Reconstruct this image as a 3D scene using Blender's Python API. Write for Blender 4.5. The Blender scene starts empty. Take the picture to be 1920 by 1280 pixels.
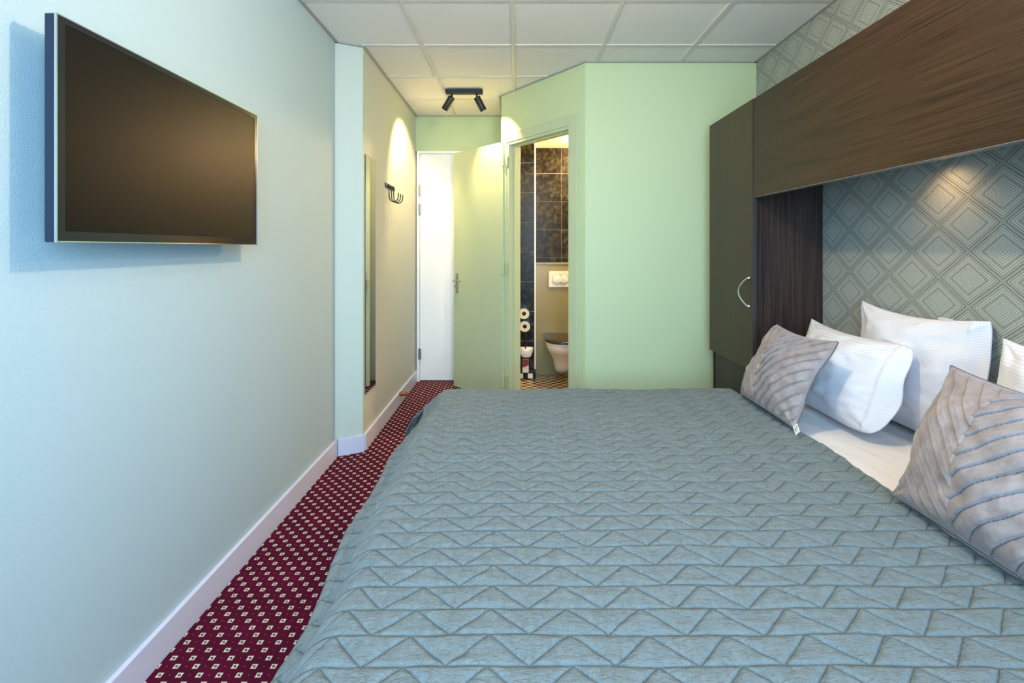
import bpy, bmesh, math, random
import numpy as np
from mathutils import Vector, Matrix

random.seed(7)
S = bpy.context.scene
COL = S.collection
EYE = 1.357          # camera height
CEIL = 2.699

# ------------------------------------------------------------------ camera
cd = bpy.data.cameras.new('camera'); cam = bpy.data.objects.new('camera', cd); COL.objects.link(cam)
cam.location = (0, 0, EYE); cam.rotation_euler = (math.pi/2, 0, 0)
cd.sensor_width = 36; cd.sensor_fit = 'HORIZONTAL'
cd.lens = 934/1920*36
cd.shift_x = -8/1920; cd.shift_y = -175/1920
cd.clip_start = 0.02
S.camera = cam

# ------------------------------------------------------------------ world, daylight, exposure
w = bpy.data.worlds.new('World'); S.world = w; w.use_nodes = True
w.node_tree.nodes['Background'].inputs[0].default_value = (0.62, 0.80, 1.0, 1)
w.node_tree.nodes['Background'].inputs[1].default_value = 1.0
S.view_settings.view_transform = 'Standard'; S.view_settings.look = 'None'
S.view_settings.gamma = 1; S.view_settings.use_curve_mapping = False
S.view_settings.exposure = 0.34

def light(name, kind, loc, energy, color, **kw):
    d = bpy.data.lights.new(name, kind); d.energy = energy; d.color = color
    for k, v in kw.items(): setattr(d, k, v)
    o = bpy.data.objects.new(name, d); COL.objects.link(o); o.location = loc
    return o
def aim(o, target):
    o.rotation_euler = (Vector(target)-Vector(o.location)).to_track_quat('-Z', 'Y').to_euler()

# daylight in the window opening of the wall behind the camera
win = light('window_daylight', 'AREA', (0.1, -0.68, 1.62), 70, (0.38, 0.68, 1.0), shape='RECTANGLE', size=2.1, size_y=1.45)
win.data.spread = math.radians(128)
aim(win, (-0.35, 3, 0.80))
# ceiling lamp of the bedroom (its fixture is built further down)
lamp = light('bedroom_lamp_light', 'POINT', (0.30, 1.45, EYE+1.09), 47, (1.0, 0.79, 0.48), shadow_soft_size=0.035)

# ------------------------------------------------------------------ helpers
LOC = {}
def tag(o, label=None, cat=None, group=None, kind=None):
    if label: o['label'] = label
    if cat: o['category'] = cat
    if group: o['group'] = group
    if kind: o['kind'] = kind
    return o
def thing(name, loc, label, cat, group=None, kind=None):
    o = bpy.data.objects.new(name, None); COL.objects.link(o); o.location = loc
    o.empty_display_size = 0.05
    LOC[o.name] = np.array(loc, float)
    return tag(o, label, cat, group, kind)
def mobj(name, verts, faces, mat, parent=None, smooth=False, loc=None):
    """mesh object from world-space verts; placed relative to its parent or to loc"""
    v = np.asarray(verts, float).reshape(-1, 3)
    base = np.zeros(3)
    if parent is not None: base = LOC.get(parent.name, np.zeros(3))
    elif loc is not None: base = np.array(loc, float)
    me = bpy.data.meshes.new(name)
    me.from_pydata((v-base).tolist(), [], [tuple(f) for f in faces])
    me.validate(); me.update()
    if mat: me.materials.append(mat)
    if smooth: me.polygons.foreach_set('use_smooth', [True]*len(me.polygons))
    o = bpy.data.objects.new(name, me); COL.objects.link(o)
    if parent is not None: o.parent = parent
    else: o.location = base
    LOC[o.name] = base
    return o
class MB:
    """collects shapes in world space, builds ONE mesh"""
    def __init__(s): s.v = []; s.f = []
    def add(s, v, f):
        n = len(s.v); s.v += [tuple(map(float, p)) for p in v]; s.f += [tuple(i+n for i in q) for q in f]; return s
    def obox(s, o, a, b, c):
        o, a, b, c = [np.array(t, float) for t in (o, a, b, c)]
        v = [o, o+a, o+a+b, o+b, o+c, o+a+c, o+a+b+c, o+b+c]
        f = [(0,3,2,1),(4,5,6,7),(0,1,5,4),(1,2,6,5),(2,3,7,6),(3,0,4,7)]
        if np.dot(np.cross(a, b), c) < 0: f = [q[::-1] for q in f]
        return s.add(v, f)
    def box(s, x0, x1, y0, y1, z0, z1):
        return s.obox((x0,y0,z0), (x1-x0,0,0), (0,y1-y0,0), (0,0,z1-z0))
    def tube(s, pts, r, n=10, cap=True):
        pts = [np.array(p, float) for p in pts]; rs = r if hasattr(r, '__len__') else [r]*len(pts)
        rings = []; prev = None
        for i, p in enumerate(pts):
            t = pts[min(i+1, len(pts)-1)]-pts[max(i-1, 0)]; t = t/np.linalg.norm(t)
            if prev is None:
                up = np.array((0,0,1.)) if abs(t[2]) < .9 else np.array((1.,0,0))
                a = np.cross(t, up)
            else: a = prev-t*np.dot(prev, t)
            a /= np.linalg.norm(a); b = np.cross(t, a); prev = a
            rings.append([p+rs[i]*(math.cos(2*math.pi*k/n)*a+math.sin(2*math.pi*k/n)*b) for k in range(n)])
        v = [q for rg in rings for q in rg]; f = []
        for i in range(len(pts)-1):
            for k in range(n):
                f.append((i*n+k, i*n+(k+1)%n, (i+1)*n+(k+1)%n, (i+1)*n+k))
        if cap: f.append(tuple(range(n))[::-1]); f.append(tuple((len(pts)-1)*n+k for k in range(n)))
        return s.add(v, f)
    def lathe(s, o, axis, prof, n=28, closed=False):
        """prof: (r, h) pairs along the axis from o"""
        o = np.array(o, float); ax = np.array(axis, float); ax /= np.linalg.norm(ax)
        a = np.cross(ax, (0,0,1.) if abs(ax[2]) < .9 else (1.,0,0)); a /= np.linalg.norm(a); b = np.cross(ax, a)
        v = []; f = []
        for r, h in prof:
            for k in range(n):
                t = 2*math.pi*k/n; v.append(o+ax*h+max(r,1e-5)*(math.cos(t)*a+math.sin(t)*b))
        m = len(prof)
        for i in range(m if closed else m-1):
            for k in range(n):
                j = (i+1) % m
                f.append((i*n+k, i*n+(k+1)%n, j*n+(k+1)%n, j*n+k))
        return s.add(v, f)
    def build(s, name, mat, parent=None, smooth=False, bevel=0, seg=2, loc=None, angle=35):
        o = mobj(name, s.v, s.f, mat, parent, smooth, loc)
        if bevel:
            bm = bmesh.new(); bm.from_mesh(o.data)
            bmesh.ops.recalc_face_normals(bm, faces=bm.faces)
            es = [e for e in bm.edges if len(e.link_faces) == 2 and e.calc_face_angle(0) > math.radians(30)]
            bmesh.ops.bevel(bm, geom=es, offset=bevel, segments=seg, affect='EDGES', profile=.5, clamp_overlap=True)
            bm.to_mesh(o.data); bm.free()
        else:
            bm = bmesh.new(); bm.from_mesh(o.data); bmesh.ops.recalc_face_normals(bm, faces=bm.faces); bm.to_mesh(o.data); bm.free()
        if smooth:
            o.data.polygons.foreach_set('use_smooth', [True]*len(o.data.polygons))
            o.data.set_sharp_from_angle(angle=math.radians(angle))
        return o
def B(name, x0, x1, y0, y1, z0, z1, mat, parent=None, bevel=0, loc=None):
    return MB().box(x0, x1, y0, y1, z0, z1).build(name, mat, parent, bevel=bevel, loc=loc)
def copy_tree(o, parent=None):
    c = o.copy(); COL.objects.link(c); c.parent = parent
    for ch in list(o.children): copy_tree(ch, c)
    return c

_rng = np.random.RandomState(3)
_tab = _rng.rand(256, 256)
def vnoise(x, y):
    x = np.asarray(x, float); y = np.asarray(y, float)
    xi = np.floor(x).astype(int); yi = np.floor(y).astype(int); fx = x-xi; fy = y-yi
    fx = fx*fx*(3-2*fx); fy = fy*fy*(3-2*fy)
    g = lambda a, b: _tab[a % 256, b % 256]
    return (g(xi,yi)*(1-fx)+g(xi+1,yi)*fx)*(1-fy)+(g(xi,yi+1)*(1-fx)+g(xi+1,yi+1)*fx)*fy-.5
def fbm(x, y, o=3):
    r = 0; a = 1
    for i in range(o): r = r+a*vnoise(x*2**i+17*i, y*2**i+31*i); a *= .5
    return r

# ------------------------------------------------------------------ materials
class NT:
    def __init__(s, name, color=(.8,.8,.8), rough=.6, metal=0, spec=.5):
        s.mat = bpy.data.materials.new(name); s.mat.use_nodes = True
        s.t = s.mat.node_tree; s.n = s.t.nodes; s.b = s.n['Principled BSDF']
        s.b.inputs['Base Color'].default_value = (*color, 1); s.b.inputs['Roughness'].default_value = rough
        s.b.inputs['Metallic'].default_value = metal; s.b.inputs['Specular IOR Level'].default_value = spec
    def put(s, sock, v):
        if isinstance(v, (int, float)): sock.default_value = v
        elif isinstance(v, (tuple, list)): sock.default_value = (*v, 1) if len(v) == 3 and len(sock.default_value) == 4 else v
        else: s.t.links.new(v, sock)
    def m(s, op, a, b=None, c=None):
        n = s.n.new('ShaderNodeMath'); n.operation = op
        for i, v in enumerate((a, b, c)):
            if v is not None: s.put(n.inputs[i], v)
        return n.outputs[0]
    def coord(s, scale=(1,1,1), rot=(0,0,0)):
        tc = s.n.new('ShaderNodeTexCoord'); mp = s.n.new('ShaderNodeMapping')
        s.t.links.new(tc.outputs['Object'], mp.inputs[0])
        mp.inputs['Scale'].default_value = scale; mp.inputs['Rotation'].default_value = rot
        return mp.outputs[0]
    def xyz(s, v=None):
        n = s.n.new('ShaderNodeSeparateXYZ'); s.t.links.new(v or s.coord(), n.inputs[0]); return n.outputs
    def noise(s, v, scale, detail=3, rough=.5):
        n = s.n.new('ShaderNodeTexNoise'); s.t.links.new(v, n.inputs['Vector'])
        n.inputs['Scale'].default_value = scale; n.inputs['Detail'].default_value = detail; n.inputs['Roughness'].default_value = rough
        return n.outputs[0]
    def mix(s, f, a, b):
        n = s.n.new('ShaderNodeMix'); n.data_type = 'RGBA'
        s.put(n.inputs[0], f); s.put(n.inputs[6], a); s.put(n.inputs[7], b); return n.outputs[2]
    def ramp(s, f, lo, hi):
        n = s.n.new('ShaderNodeMapRange'); s.put(n.inputs[0], f); n.inputs[1].default_value = lo; n.inputs[2].default_value = hi; return n.outputs[0]
    def col(s, v): s.put(s.b.inputs['Base Color'], v); return s
    def rough(s, v): s.put(s.b.inputs['Roughness'], v); return s
    def bump(s, h, strength=.3, dist=.002):
        n = s.n.new('ShaderNodeBump'); n.inputs['Strength'].default_value = strength; n.inputs['Distance'].default_value = dist
        s.put(n.inputs['Height'], h); s.t.links.new(n.outputs[0], s.b.inputs['Normal']); return s
    def emit(s, c, e): s.b.inputs['Emission Color'].default_value = (*c, 1); s.b.inputs['Emission Strength'].default_value = e; return s

def paint(name, c, rough=.55, fabric=False):
    t = NT(name, c, rough, spec=.35)
    if fabric:
        a = t.noise(t.coord((1, 620, 300)), 1, 1); b = t.noise(t.coord((1, 260, 700)), 1, 1)
        t.bump(t.m('ADD', a, b), .5, .0016)
    else:
        t.bump(t.noise(t.coord(), 220, 2), .12, .001)
    return t.mat
M_left = paint('paint_mint_wallpaper', (.455, .575, .605), .6, True)
M_pillar = paint('paint_pale_mint', (.58, .62, .52))
M_corr = paint('paint_warm_grey', (.60, .595, .53))
M_green = paint('paint_sage_green', (.55, .635, .37))
M_doorgreen = paint('paint_sage_gloss', (.51, .58, .36), .3)
M_trim = paint('paint_skirting_white', (.66, .65, .78), .35)
M_whitedoor = paint('paint_door_white', (.88, .88, .86), .4)
M_bathwall = paint('bathroom_plaster', (.6, .58, .5))

def mk_wood(name, axis, c1, c2):
    t = NT(name, c1, .38, spec=.3)
    sc = {'z': (150, 150, 2.2), 'y': (260, 2.6, 260)}[axis]
    g = t.noise(t.coord(sc), 1, 4, .6)
    big = t.noise(t.coord({'z': (9, 9, .5), 'y': (9, .5, 9)}[axis]), 1, 2)
    f = t.ramp(t.m('ADD', t.m('MULTIPLY', g, .75), t.m('MULTIPLY', big, .25)), .36, .64)
    t.col(t.mix(f, c1, c2)); t.rough(t.m('MULTIPLY_ADD', g, .25, .27)); t.bump(g, .35, .001)
    return t.mat
M_woodv = mk_wood('wenge_wood_upright', 'z', (.010, .006, .005), (.058, .033, .026))
M_woodh = mk_wood('wenge_wood_lengthwise', 'y', (.010, .0045, .002), (.056, .028, .013))
M_doorwood = mk_wood('wenge_wood_door', 'z', (.030, .018, .009), (.070, .043, .021))
M_woodedge = NT('wenge_edging', (.035, .026, .028), .4).mat
M_ringdark = NT('dark_chrome_ring', (.10,.09,.08), .3).mat
M_beamedge_lit = NT('beam_edging_lit', (.13, .11, .115), .3).mat  # paler than the wenge: light catching the bottom edge is put into this colour
M_black = NT('black_metal', (.008, .008, .009), .42).mat
M_chrome = NT('chrome', (.75, .76, .78), .12, 1).mat
M_steel = NT('brushed_steel', (.52, .50, .46), .32, 1).mat
M_satin = NT('satin_silver', (.78, .79, .82), .3, 1).mat
M_copper = NT('copper', (.75, .42, .25), .25, 1).mat
M_mirror = NT('mirror_glass', (.82, .84, .84), .015, 1).mat
M_medge = NT('mirror_edge', (.03, .05, .035), .3).mat
M_ceram = NT('white_ceramic', (.82, .80, .78), .12).mat
M_plastic = NT('white_plastic', (.80, .79, .77), .3).mat
M_lid = NT('dark_brown_lid', (.035, .022, .014), .22).mat
M_grout = NT('grout', (.30, .30, .28), .8).mat
M_paper = NT('toilet_paper', (.78, .72, .62), .9).mat
M_card = NT('cardboard_core', (.10, .065, .04), .9).mat
M_olive = NT('olive_panel', (.25, .235, .12), .3).mat
M_screen = NT('tv_screen', (.004, .004, .004), .40, spec=.15).mat
M_bezel = NT('tv_bezel', (.012, .012, .013), .18).mat
M_tvrim = NT('tv_clear_rim', (.035, .05, .085), .08, .6).mat
M_mdark = NT('dark_gap', (.006, .006, .006), .9).mat
M_tbar = NT('ceiling_grid_white', (.70, .66, .58), .45).mat
M_edge = NT('ceiling_edge_trim', (.38, .37, .34), .45).mat
M_doorstop = NT('red_brown_wood', (.24, .055, .025), .4).mat
M_tag = NT('woven_label', (.75, .75, .72), .8).mat
M_ink = NT('label_ink', (.05, .05, .06), .8).mat
M_greyink = NT('grey_print', (.30, .36, .42), .6).mat
M_red = NT('carton_red', (.25, .03, .03), .5).mat
M_bulb = NT('lamp_lens', (.9, .85, .75), .3).emit((1, .82, .58), 6).mat

t = NT('ceiling_tile', (.66, .64, .62), .85)
n_ = t.noise(t.coord(), 300, 2); t.col(t.mix(t.ramp(n_, .3, .7), (.82, .77, .72), (.90, .85, .80))); t.bump(n_, .25, .001); M_tile = t.mat

t = NT('black_glazed_tile', (.012, .016, .015), .25, spec=.2)
n_ = t.noise(t.coord(), 26, 6, .7); f = t.ramp(n_, .47, .70)
t.col(t.mix(f, (.005, .005, .003), (.058, .054, .034))); t.rough(t.m('MULTIPLY_ADD', n_, .35, .16)); t.bump(n_, .25, .002); M_btile = t.mat

# carpet: burgundy with small pale squares in a half-drop lattice
t = NT('burgundy_carpet', (.1, .005, .02), .95, spec=.15)
x, y, z = t.xyz()
def lat(ox, oy):
    a = t.m('MULTIPLY', t.m('SUBTRACT', t.m('FRACT', t.m('ADD', t.m('DIVIDE', x, .063), ox)), .5), .063)
    b = t.m('MULTIPLY', t.m('SUBTRACT', t.m('FRACT', t.m('ADD', t.m('DIVIDE', y, .066), oy)), .5), .066)
    return a, b
def motif(ox, oy):
    a, b = lat(ox, oy); aa = t.m('ABSOLUTE', a); ab = t.m('ABSOLUTE', b)
    r = t.m('MAXIMUM', aa, ab)
    # frayed corners: the square bulges at its corners
    r2 = t.m('SUBTRACT', r, t.m('MULTIPLY', t.m('MULTIPLY', aa, ab), 4))
    outer = t.m('LESS_THAN', r2, .0088)
    sl = t.m('ABSOLUTE', t.m('SUBTRACT', t.m('ABSOLUTE', t.m('ADD', a, t.m('MULTIPLY', b, .5))), .0022))
    inner = t.m('MULTIPLY', t.m('LESS_THAN', t.m('MAXIMUM', aa, t.m('MULTIPLY', ab, 1.15)), .0058), t.m('LESS_THAN', sl, .0017))
    return t.m('SUBTRACT', outer, inner), outer
m1, o1 = motif(0, 0); m2, o2 = motif(.5, .5)
def dot(ox, oy):
    a, b = lat(ox, oy); return t.m('LESS_THAN', t.m('ADD', t.m('MULTIPLY', a, a), t.m('MULTIPLY', b, b)), .0000035)
dots = t.m('MAXIMUM', dot(.5, 0), dot(0, .5))
pile = t.noise(t.coord(), 900, 2); blot = t.noise(t.coord(), 7, 2)
base = t.mix(t.m('MULTIPLY_ADD', blot, .6, t.m('MULTIPLY', pile, .4)), (.030, .0004, .008), (.140, .0015, .030))
base = t.mix(dots, base, (.42, .12, .16))
base = t.mix(t.m('MAXIMUM', o1, o2), base, (.012, .006, .006))
base = t.mix(t.m('MAXIMUM', m1, m2), base, (.72, .63, .52))
t.col(base); t.bump(pile, .6, .003); M_carpet = t.mat

# bathroom floor: black / tan mosaic check
t = NT('mosaic_check', (.3, .2, .1), .3)
x, y, z = t.xyz()
ck = t.m('MODULO', t.m('ADD', t.m('FLOOR', t.m('DIVIDE', t.m('ADD', x, 5), .05)), t.m('FLOOR', t.m('DIVIDE', t.m('ADD', y, 5), .05))), 2)
t.col(t.mix(ck, (.012, .010, .008), (.62, .47, .27))); M_check = t.mat

# wallpaper: concentric stitched diamonds
t = NT('diamond_wallpaper', (.3, .35, .3), .5, spec=.4)
x, y, z = t.xyz()
yy = t.m('DIVIDE', y, .272); zz = t.m('DIVIDE', z, .213)
p = t.m('SUBTRACT', t.m('FRACT', t.m('SUBTRACT', t.m('ADD', yy, zz), .341)), .5)
q = t.m('SUBTRACT', t.m('FRACT', t.m('SUBTRACT', t.m('SUBTRACT', yy, zz), .717)), .5)
ap = t.m('ABSOLUTE', p); aq = t.m('ABSOLUTE', q)
r = t.m('MAXIMUM', ap, aq); tt = t.m('MINIMUM', ap, aq)
ring = t.m('ABSOLUTE', t.m('SUBTRACT', t.m('FRACT', t.m('MULTIPLY', r, 21)), .5))      # 0 at stitch rows
rowm = t.m('LESS_THAN', ring, .20)
par = t.m('MULTIPLY', t.m('FLOOR', t.m('MULTIPLY', r, 21)), .5)
dash = t.m('GREATER_THAN', t.m('FRACT', t.m('ADD', t.m('MULTIPLY', tt, 44), par)), .42)
stitch = t.m('MULTIPLY', rowm, dash)
def band(c, wd): return t.m('LESS_THAN', t.m('ABSOLUTE', t.m('SUBTRACT', r, c)), wd)
bold = t.m('MAXIMUM', t.m('MAXIMUM', band(.468, .0075), t.m('MULTIPLY', band(.285, .006), 1)), t.m('MULTIPLY', band(.42, .004), .8))
bold = t.m('MULTIPLY', bold, t.m('MULTIPLY_ADD', dash, .35, .65))
nz = t.noise(t.coord(), 60, 3)
basec = t.mix(nz, (.38, .405, .36), (.50, .525, .47))
c1 = t.mix(t.m('MULTIPLY', stitch, .92), basec, (.075, .085, .072))
c2 = t.mix(bold, c1, (.035, .038, .030))
t.col(c2); hh = t.m('SUBTRACT', 1, t.m('MAXIMUM', stitch, bold)); t.bump(hh, .6, .002); t.rough(t.m('MULTIPLY_ADD', stitch, .25, .38)); M_wallpaper = t.mat

# textiles
t = NT('sage_quilt_cotton', (.16, .22, .21), .9, spec=.15)
t.b.inputs['Sheen Weight'].default_value = .15
cr = t.noise(t.coord((55, 16, 30)), 1, 5, .62); th = t.noise(t.coord((900, 120, 400)), 1, 2); th2 = t.noise(t.coord((120, 900, 400)), 1, 2)
uvn = t.n.new('ShaderNodeUVMap'); uvn.uv_map = 'stitch'; ux, uy, uz = t.xyz(uvn.outputs[0])
trn = t.m('FRACT', uy); d1n = t.m('MULTIPLY', t.m('MINIMUM', trn, t.m('SUBTRACT', 1, trn)), .0715)
tri = t.m('SUBTRACT', 1, t.m('MULTIPLY', t.m('ABSOLUTE', t.m('SUBTRACT', ux, t.m('FLOOR', t.m('ADD', ux, .5)))), 2))
d2n = t.m('MULTIPLY', t.m('ABSOLUTE', t.m('SUBTRACT', trn, tri)), .0525)
dn_ = t.m('MINIMUM', d1n, d2n)
seam_line = t.m('SUBTRACT', 1, t.ramp(dn_, .0004, .0022)); near = t.m('SUBTRACT', 1, t.ramp(dn_, .001, .007))
puck = t.noise(t.coord((70, 70, 40)), 1, 3, .6)
crease = t.m('ABSOLUTE', t.m('SUBTRACT', t.noise(t.coord((20, 46, 20), (0, 0, .35)), 1, 4, .6), .5))
crease2 = t.m('ABSOLUTE', t.m('SUBTRACT', t.noise(t.coord((30, 10, 20), (0, 0, -.3)), 1, 3, .6), .5))
cc = t.mix(t.ramp(cr, .3, .7), (.140, .162, .158), (.180, .205, .200))
t.col(t.mix(t.m('MULTIPLY', seam_line, .6), cc, (.05, .068, .07)))  # seam lines coloured darker than the cloth
hgt = t.m('ADD', t.m('MULTIPLY', cr, .55), t.m('MULTIPLY', t.m('ADD', th, th2), .18))
hgt = t.m('ADD', hgt, t.m('MULTIPLY', t.m('ADD', t.m('MINIMUM', crease, .09), t.m('MINIMUM', crease2, .08)), 4.2))
hgt = t.m('SUBTRACT', hgt, t.m('ADD', t.m('MULTIPLY', seam_line, .5), t.m('MULTIPLY', near, t.m('MULTIPLY', puck, .5))))
t.bump(hgt, .8, .006); M_quilt = t.mat
M_binding = NT('quilt_binding', (.13, .185, .175), .9, spec=.1).mat
t = NT('white_satin_stripe', (.80, .79, .84), .75, spec=.2)
x, y, z = t.xyz(); st = t.m('GREATER_THAN', t.m('FRACT', t.m('MULTIPLY', z, 105)), .5)
wr = t.noise(t.coord(), 9, 3)
t.col(t.mix(st, (.70, .69, .74), (.78, .77, .82))); t.rough(t.m('MULTIPLY_ADD', st, -.22, .8)); t.bump(wr, .35, .012); M_pillow = t.mat
t = NT('white_cotton_sheet', (.82, .80, .82), .8, spec=.15)
t.bump(t.noise(t.coord((6, 14, 6)), 1, 4), .35, .01); M_sheet = t.mat
def velvet(name, a, b):
    t = NT(name, a, .7, spec=.2); t.b.inputs['Sheen Weight'].default_value = .5; t.b.inputs['Sheen Roughness'].default_value = .35
    t.b.inputs['Sheen Tint'].default_value = (.8, .72, .72, 1)
    n1 = t.noise(t.coord(), 24, 4, .6); t.col(t.mix(t.ramp(n1, .3, .7), a, b)); t.bump(t.noise(t.coord(), 160, 2), .25, .0012); return t.mat
M_velvet = velvet('taupe_velvet', (.24, .195, .185), (.38, .32, .31))
M_velback = NT('taupe_back_cloth', (.15, .13, .145), .85, spec=.1).mat

# ------------------------------------------------------------------ the room shell
WL, WR, WC = -1.18, 1.735, -1.025          # left wall, right wall, corridor left wall
YB, YE, Y0 = 3.58, 5.07, -0.70             # wall behind the wardrobe, end of corridor, window wall
XR = -0.132                                 # corridor right wall
P0 = np.array((.499, 3.60)); P1 = np.array((XR, 4.40)); EL = np.linalg.norm(P1-P0); e2 = (P1-P0)/EL
e3 = np.array((e2[0], e2[1], 0)); n3 = np.array((-e2[1], e2[0], 0))      # n3 faces the room
if n3[1] > 0: n3 = -n3
UP = np.array((0, 0, 1.))
def PA(s, off=0, z=0): return np.array((P0[0], P0[1], 0))+e3*s+n3*off+UP*z
TH = .12
def struct(o, label, cat): return tag(o, label, cat, kind='structure')

struct(mobj('floor', [(-1.4,Y0-.15,0),(WR+.15,Y0-.15,0),(WR+.15,5.3,0),(-1.4,5.3,0),(-1.4,Y0-.15,-.08),(WR+.15,Y0-.15,-.08),(WR+.15,5.3,-.08),(-1.4,5.3,-.08)],
     [(0,1,2,3),(7,6,5,4),(0,4,5,1),(1,5,6,2),(2,6,7,3),(3,7,4,0)], M_carpet), 'burgundy carpet floor with small pale squares', 'floor')
struct(MB().box(WL-.12, WL, Y0-.12, 3.24, 0, CEIL+.02).build('wall_left', M_left), 'mint textured wall that carries the television', 'wall')
mb = MB(); q_ = [(WL-.02,3.24),(WC,3.33),(WC,3.45),(WL-.12,3.45),(WL-.12,3.24)]
mb.add([(a,b,0) for a,b in q_]+[(a,b,CEIL+.02) for a,b in q_], [(0,1,6,5),(1,2,7,6),(2,3,8,7),(3,4,9,8),(4,0,5,9),(4,3,2,1,0),(5,6,7,8,9)])
struct(mb.build('wall_pillar', M_pillar), 'pale slanted pillar face between bedroom and corridor', 'wall')
struct(MB().box(WC-.12, WC, 3.45, YE+.1, 0, CEIL+.02).build('wall_corridor_left', M_corr), 'warm grey corridor wall with mirror and coat hooks', 'wall')
# end wall with the entrance door opening
DX0, DX1, DZ = -1.012, -.20, 2.345
struct(MB().box(DX0-.013, XR, YE, YE+.1, DZ, CEIL+.02).box(DX1, XR, YE, YE+.1, 0, DZ).build('wall_end', M_green), 'green end wall above the white entrance door', 'wall')
struct(MB().box(XR, XR+.1, 4.42, YE+.1, 0, CEIL+.02).build('wall_corridor_right', M_green), 'green corridor wall behind the open bathroom door', 'wall')
SO0, SO1, ZO = .148, .925, 2.27
def seg(mbx, s0, s1, z0, z1, off0=0, off1=-TH): return mbx.obox(PA(s0, off1, z0), e3*(s1-s0), n3*(off0-off1), UP*(z1-z0))
mb = MB(); seg(mb, 0, SO0, 0, CEIL+.02); seg(mb, SO1, EL, 0, CEIL+.02); seg(mb, SO0, SO1, ZO, CEIL+.02)
struct(mb.build('wall_angled', M_green), 'angled green wall around the bathroom doorway', 'wall')
struct(MB().box(.499, WR+.12, YB+.02, YB+.14, 0, CEIL+.02).build('wall_back', M_green), 'plain green wall beyond the far side of the bed', 'wall')
struct(MB().box(WR, WR+.12, Y0-.12, YB+.02, 0, CEIL+.02).build('wall_right', M_wallpaper), 'headboard wall papered with grey green stitched diamonds', 'wall')
# window wall behind the camera
mb = MB(); wx0, wx1, wz0, wz1 = -.98, 1.18, .88, 2.36
mb.box(WL, wx0, Y0-.12, Y0, 0, CEIL+.02).box(wx1, WR, Y0-.12, Y0, 0, CEIL+.02).box(wx0, wx1, Y0-.12, Y0, 0, wz0).box(wx0, wx1, Y0-.12, Y0, wz1, CEIL+.02)
struct(mb.build('wall_window', M_left), 'mint wall with the window opposite the corridor', 'wall')
wn = thing('window_1', (.1, Y0, wz0), 'white framed window behind the foot of the room', 'window', kind='structure')
mb = MB(); mb.box(wx0, wx0+.06, Y0-.1, Y0-.04, wz0, wz1).box(wx1-.06, wx1, Y0-.1, Y0-.04, wz0, wz1).box(wx0, wx1, Y0-.1, Y0-.04, wz0, wz0+.06).box(wx0, wx1, Y0-.1, Y0-.04, wz1-.06, wz1).box(.07, .13, Y0-.1, Y0-.04, wz0, wz1)
mb.build('window_frame', M_whitedoor, wn)
B('window_sill', wx0-.03, wx1+.03, Y0-.12, Y0+.0, wz0-.03, wz0, M_whitedoor, wn)

# skirting boards
def skirt(name, pts, label):
    """pts: polyline along the wall foot (room side), normals given per segment"""
    mb = MB()
    for (a, b, n) in pts:
        a = np.array((*a, 0.)); b = np.array((*b, 0.)); n = np.array((*n, 0.))
        mb.obox(a, b-a, n*.018, UP*.112)
    return struct(mb.build(name, M_trim, bevel=.003), label, 'skirting board')
pl = np.array((WC-(WL-.02), 3.33-3.24)); pl /= np.linalg.norm(pl); pn = (pl[1], -pl[0])
skirt('baseboard_left', [((WL,Y0),(WL,3.238),(1,0))], 'white skirting board under the television wall')
skirt('baseboard_pillar', [((WL+.012,3.257),(WC+.006,3.333),pn)], 'white skirting board round the slanted pillar')
skirt('baseboard_corridor', [((WC,3.342),(WC,YE),(1,0))], 'white skirting board along the corridor wall')
skirt('baseboard_back', [((.52,YB+.02),(WR,YB+.02),(0,-1))], 'white skirting board on the wall beyond the bed')

# ------------------------------------------------------------------ ceiling of 60 cm tiles
ceil = struct(MB().box(WL-.1, WR+.1, Y0-.1, YE+.1, CEIL+.03, CEIL+.1).build('ceiling', M_mdark), 'suspended ceiling of pale square tiles in a white grid', 'ceiling')
GX = [-.02+.6*k for k in range(-2, 4)]; GY = [2.70+.6*k for k in range(-6, 5)]
for i in range(-3, 4):
    for j in range(-7, 5):
        x0, x1, y0, y1 = -.02+.6*i, -.02+.6*(i+1), 2.70+.6*j, 2.70+.6*(j+1)
        x0, x1, y0, y1 = max(x0, WL), min(x1, WR), max(y0, Y0), min(y1, YE)
        if y0 > 3.4: x0 = max(x0, WC)
        if y0 > 3.5: x1 = min(x1, .52)
        if y0 > 4.4: x1 = min(x1, XR)
        if x1-x0 < .03 or y1-y0 < .03: continue
        B('ceiling_tile', x0+.004, x1-.004, y0+.004, y1-.004, CEIL+.004, CEIL+.02, M_tile, ceil)
for gx in GX:
    if WL < gx < WR: B('grid_bar', gx-.012, gx+.012, Y0, 5.06 if gx < .5 else YB+.02, CEIL-.003, CEIL+.006, M_tbar, ceil)
for gy in GY:
    if Y0 < gy < YE:
        xa = WL if gy < 3.3 else WC; xb = WR if gy < 3.5 else (P0[0]+e2[0]*max(0, (gy-3.6))/e2[1] if gy < 4.4 else XR)
        B('grid_bar', xa, xb, gy-.012, gy+.012, CEIL-.0025, CEIL+.006, M_tbar, ceil)
def edge(a, b, n):
    a = np.array((*a, CEIL-.004)); b = np.array((*b, CEIL-.004)); n = np.array((n[0], n[1], 0.))
    MB().obox(a, b-a, n*.02, UP*.012).build('edge_trim', M_edge, ceil)
edge((WL,Y0),(WL,3.25),(1,0)); edge((WL-.02,3.24),(WC,3.33),pn); edge((WC,3.33),(WC,YE),(1,0)); edge((WC,YE),(XR,YE),(0,-1))
edge((XR,YE),(XR,4.40),(-1,0)); edge(tuple(P1),tuple(P0),(n3[0],n3[1])); edge((.499,YB+.02),(WR,YB+.02),(0,-1)); edge((WR,Y0),(WR,YB+.02),(-1,0))

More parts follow.
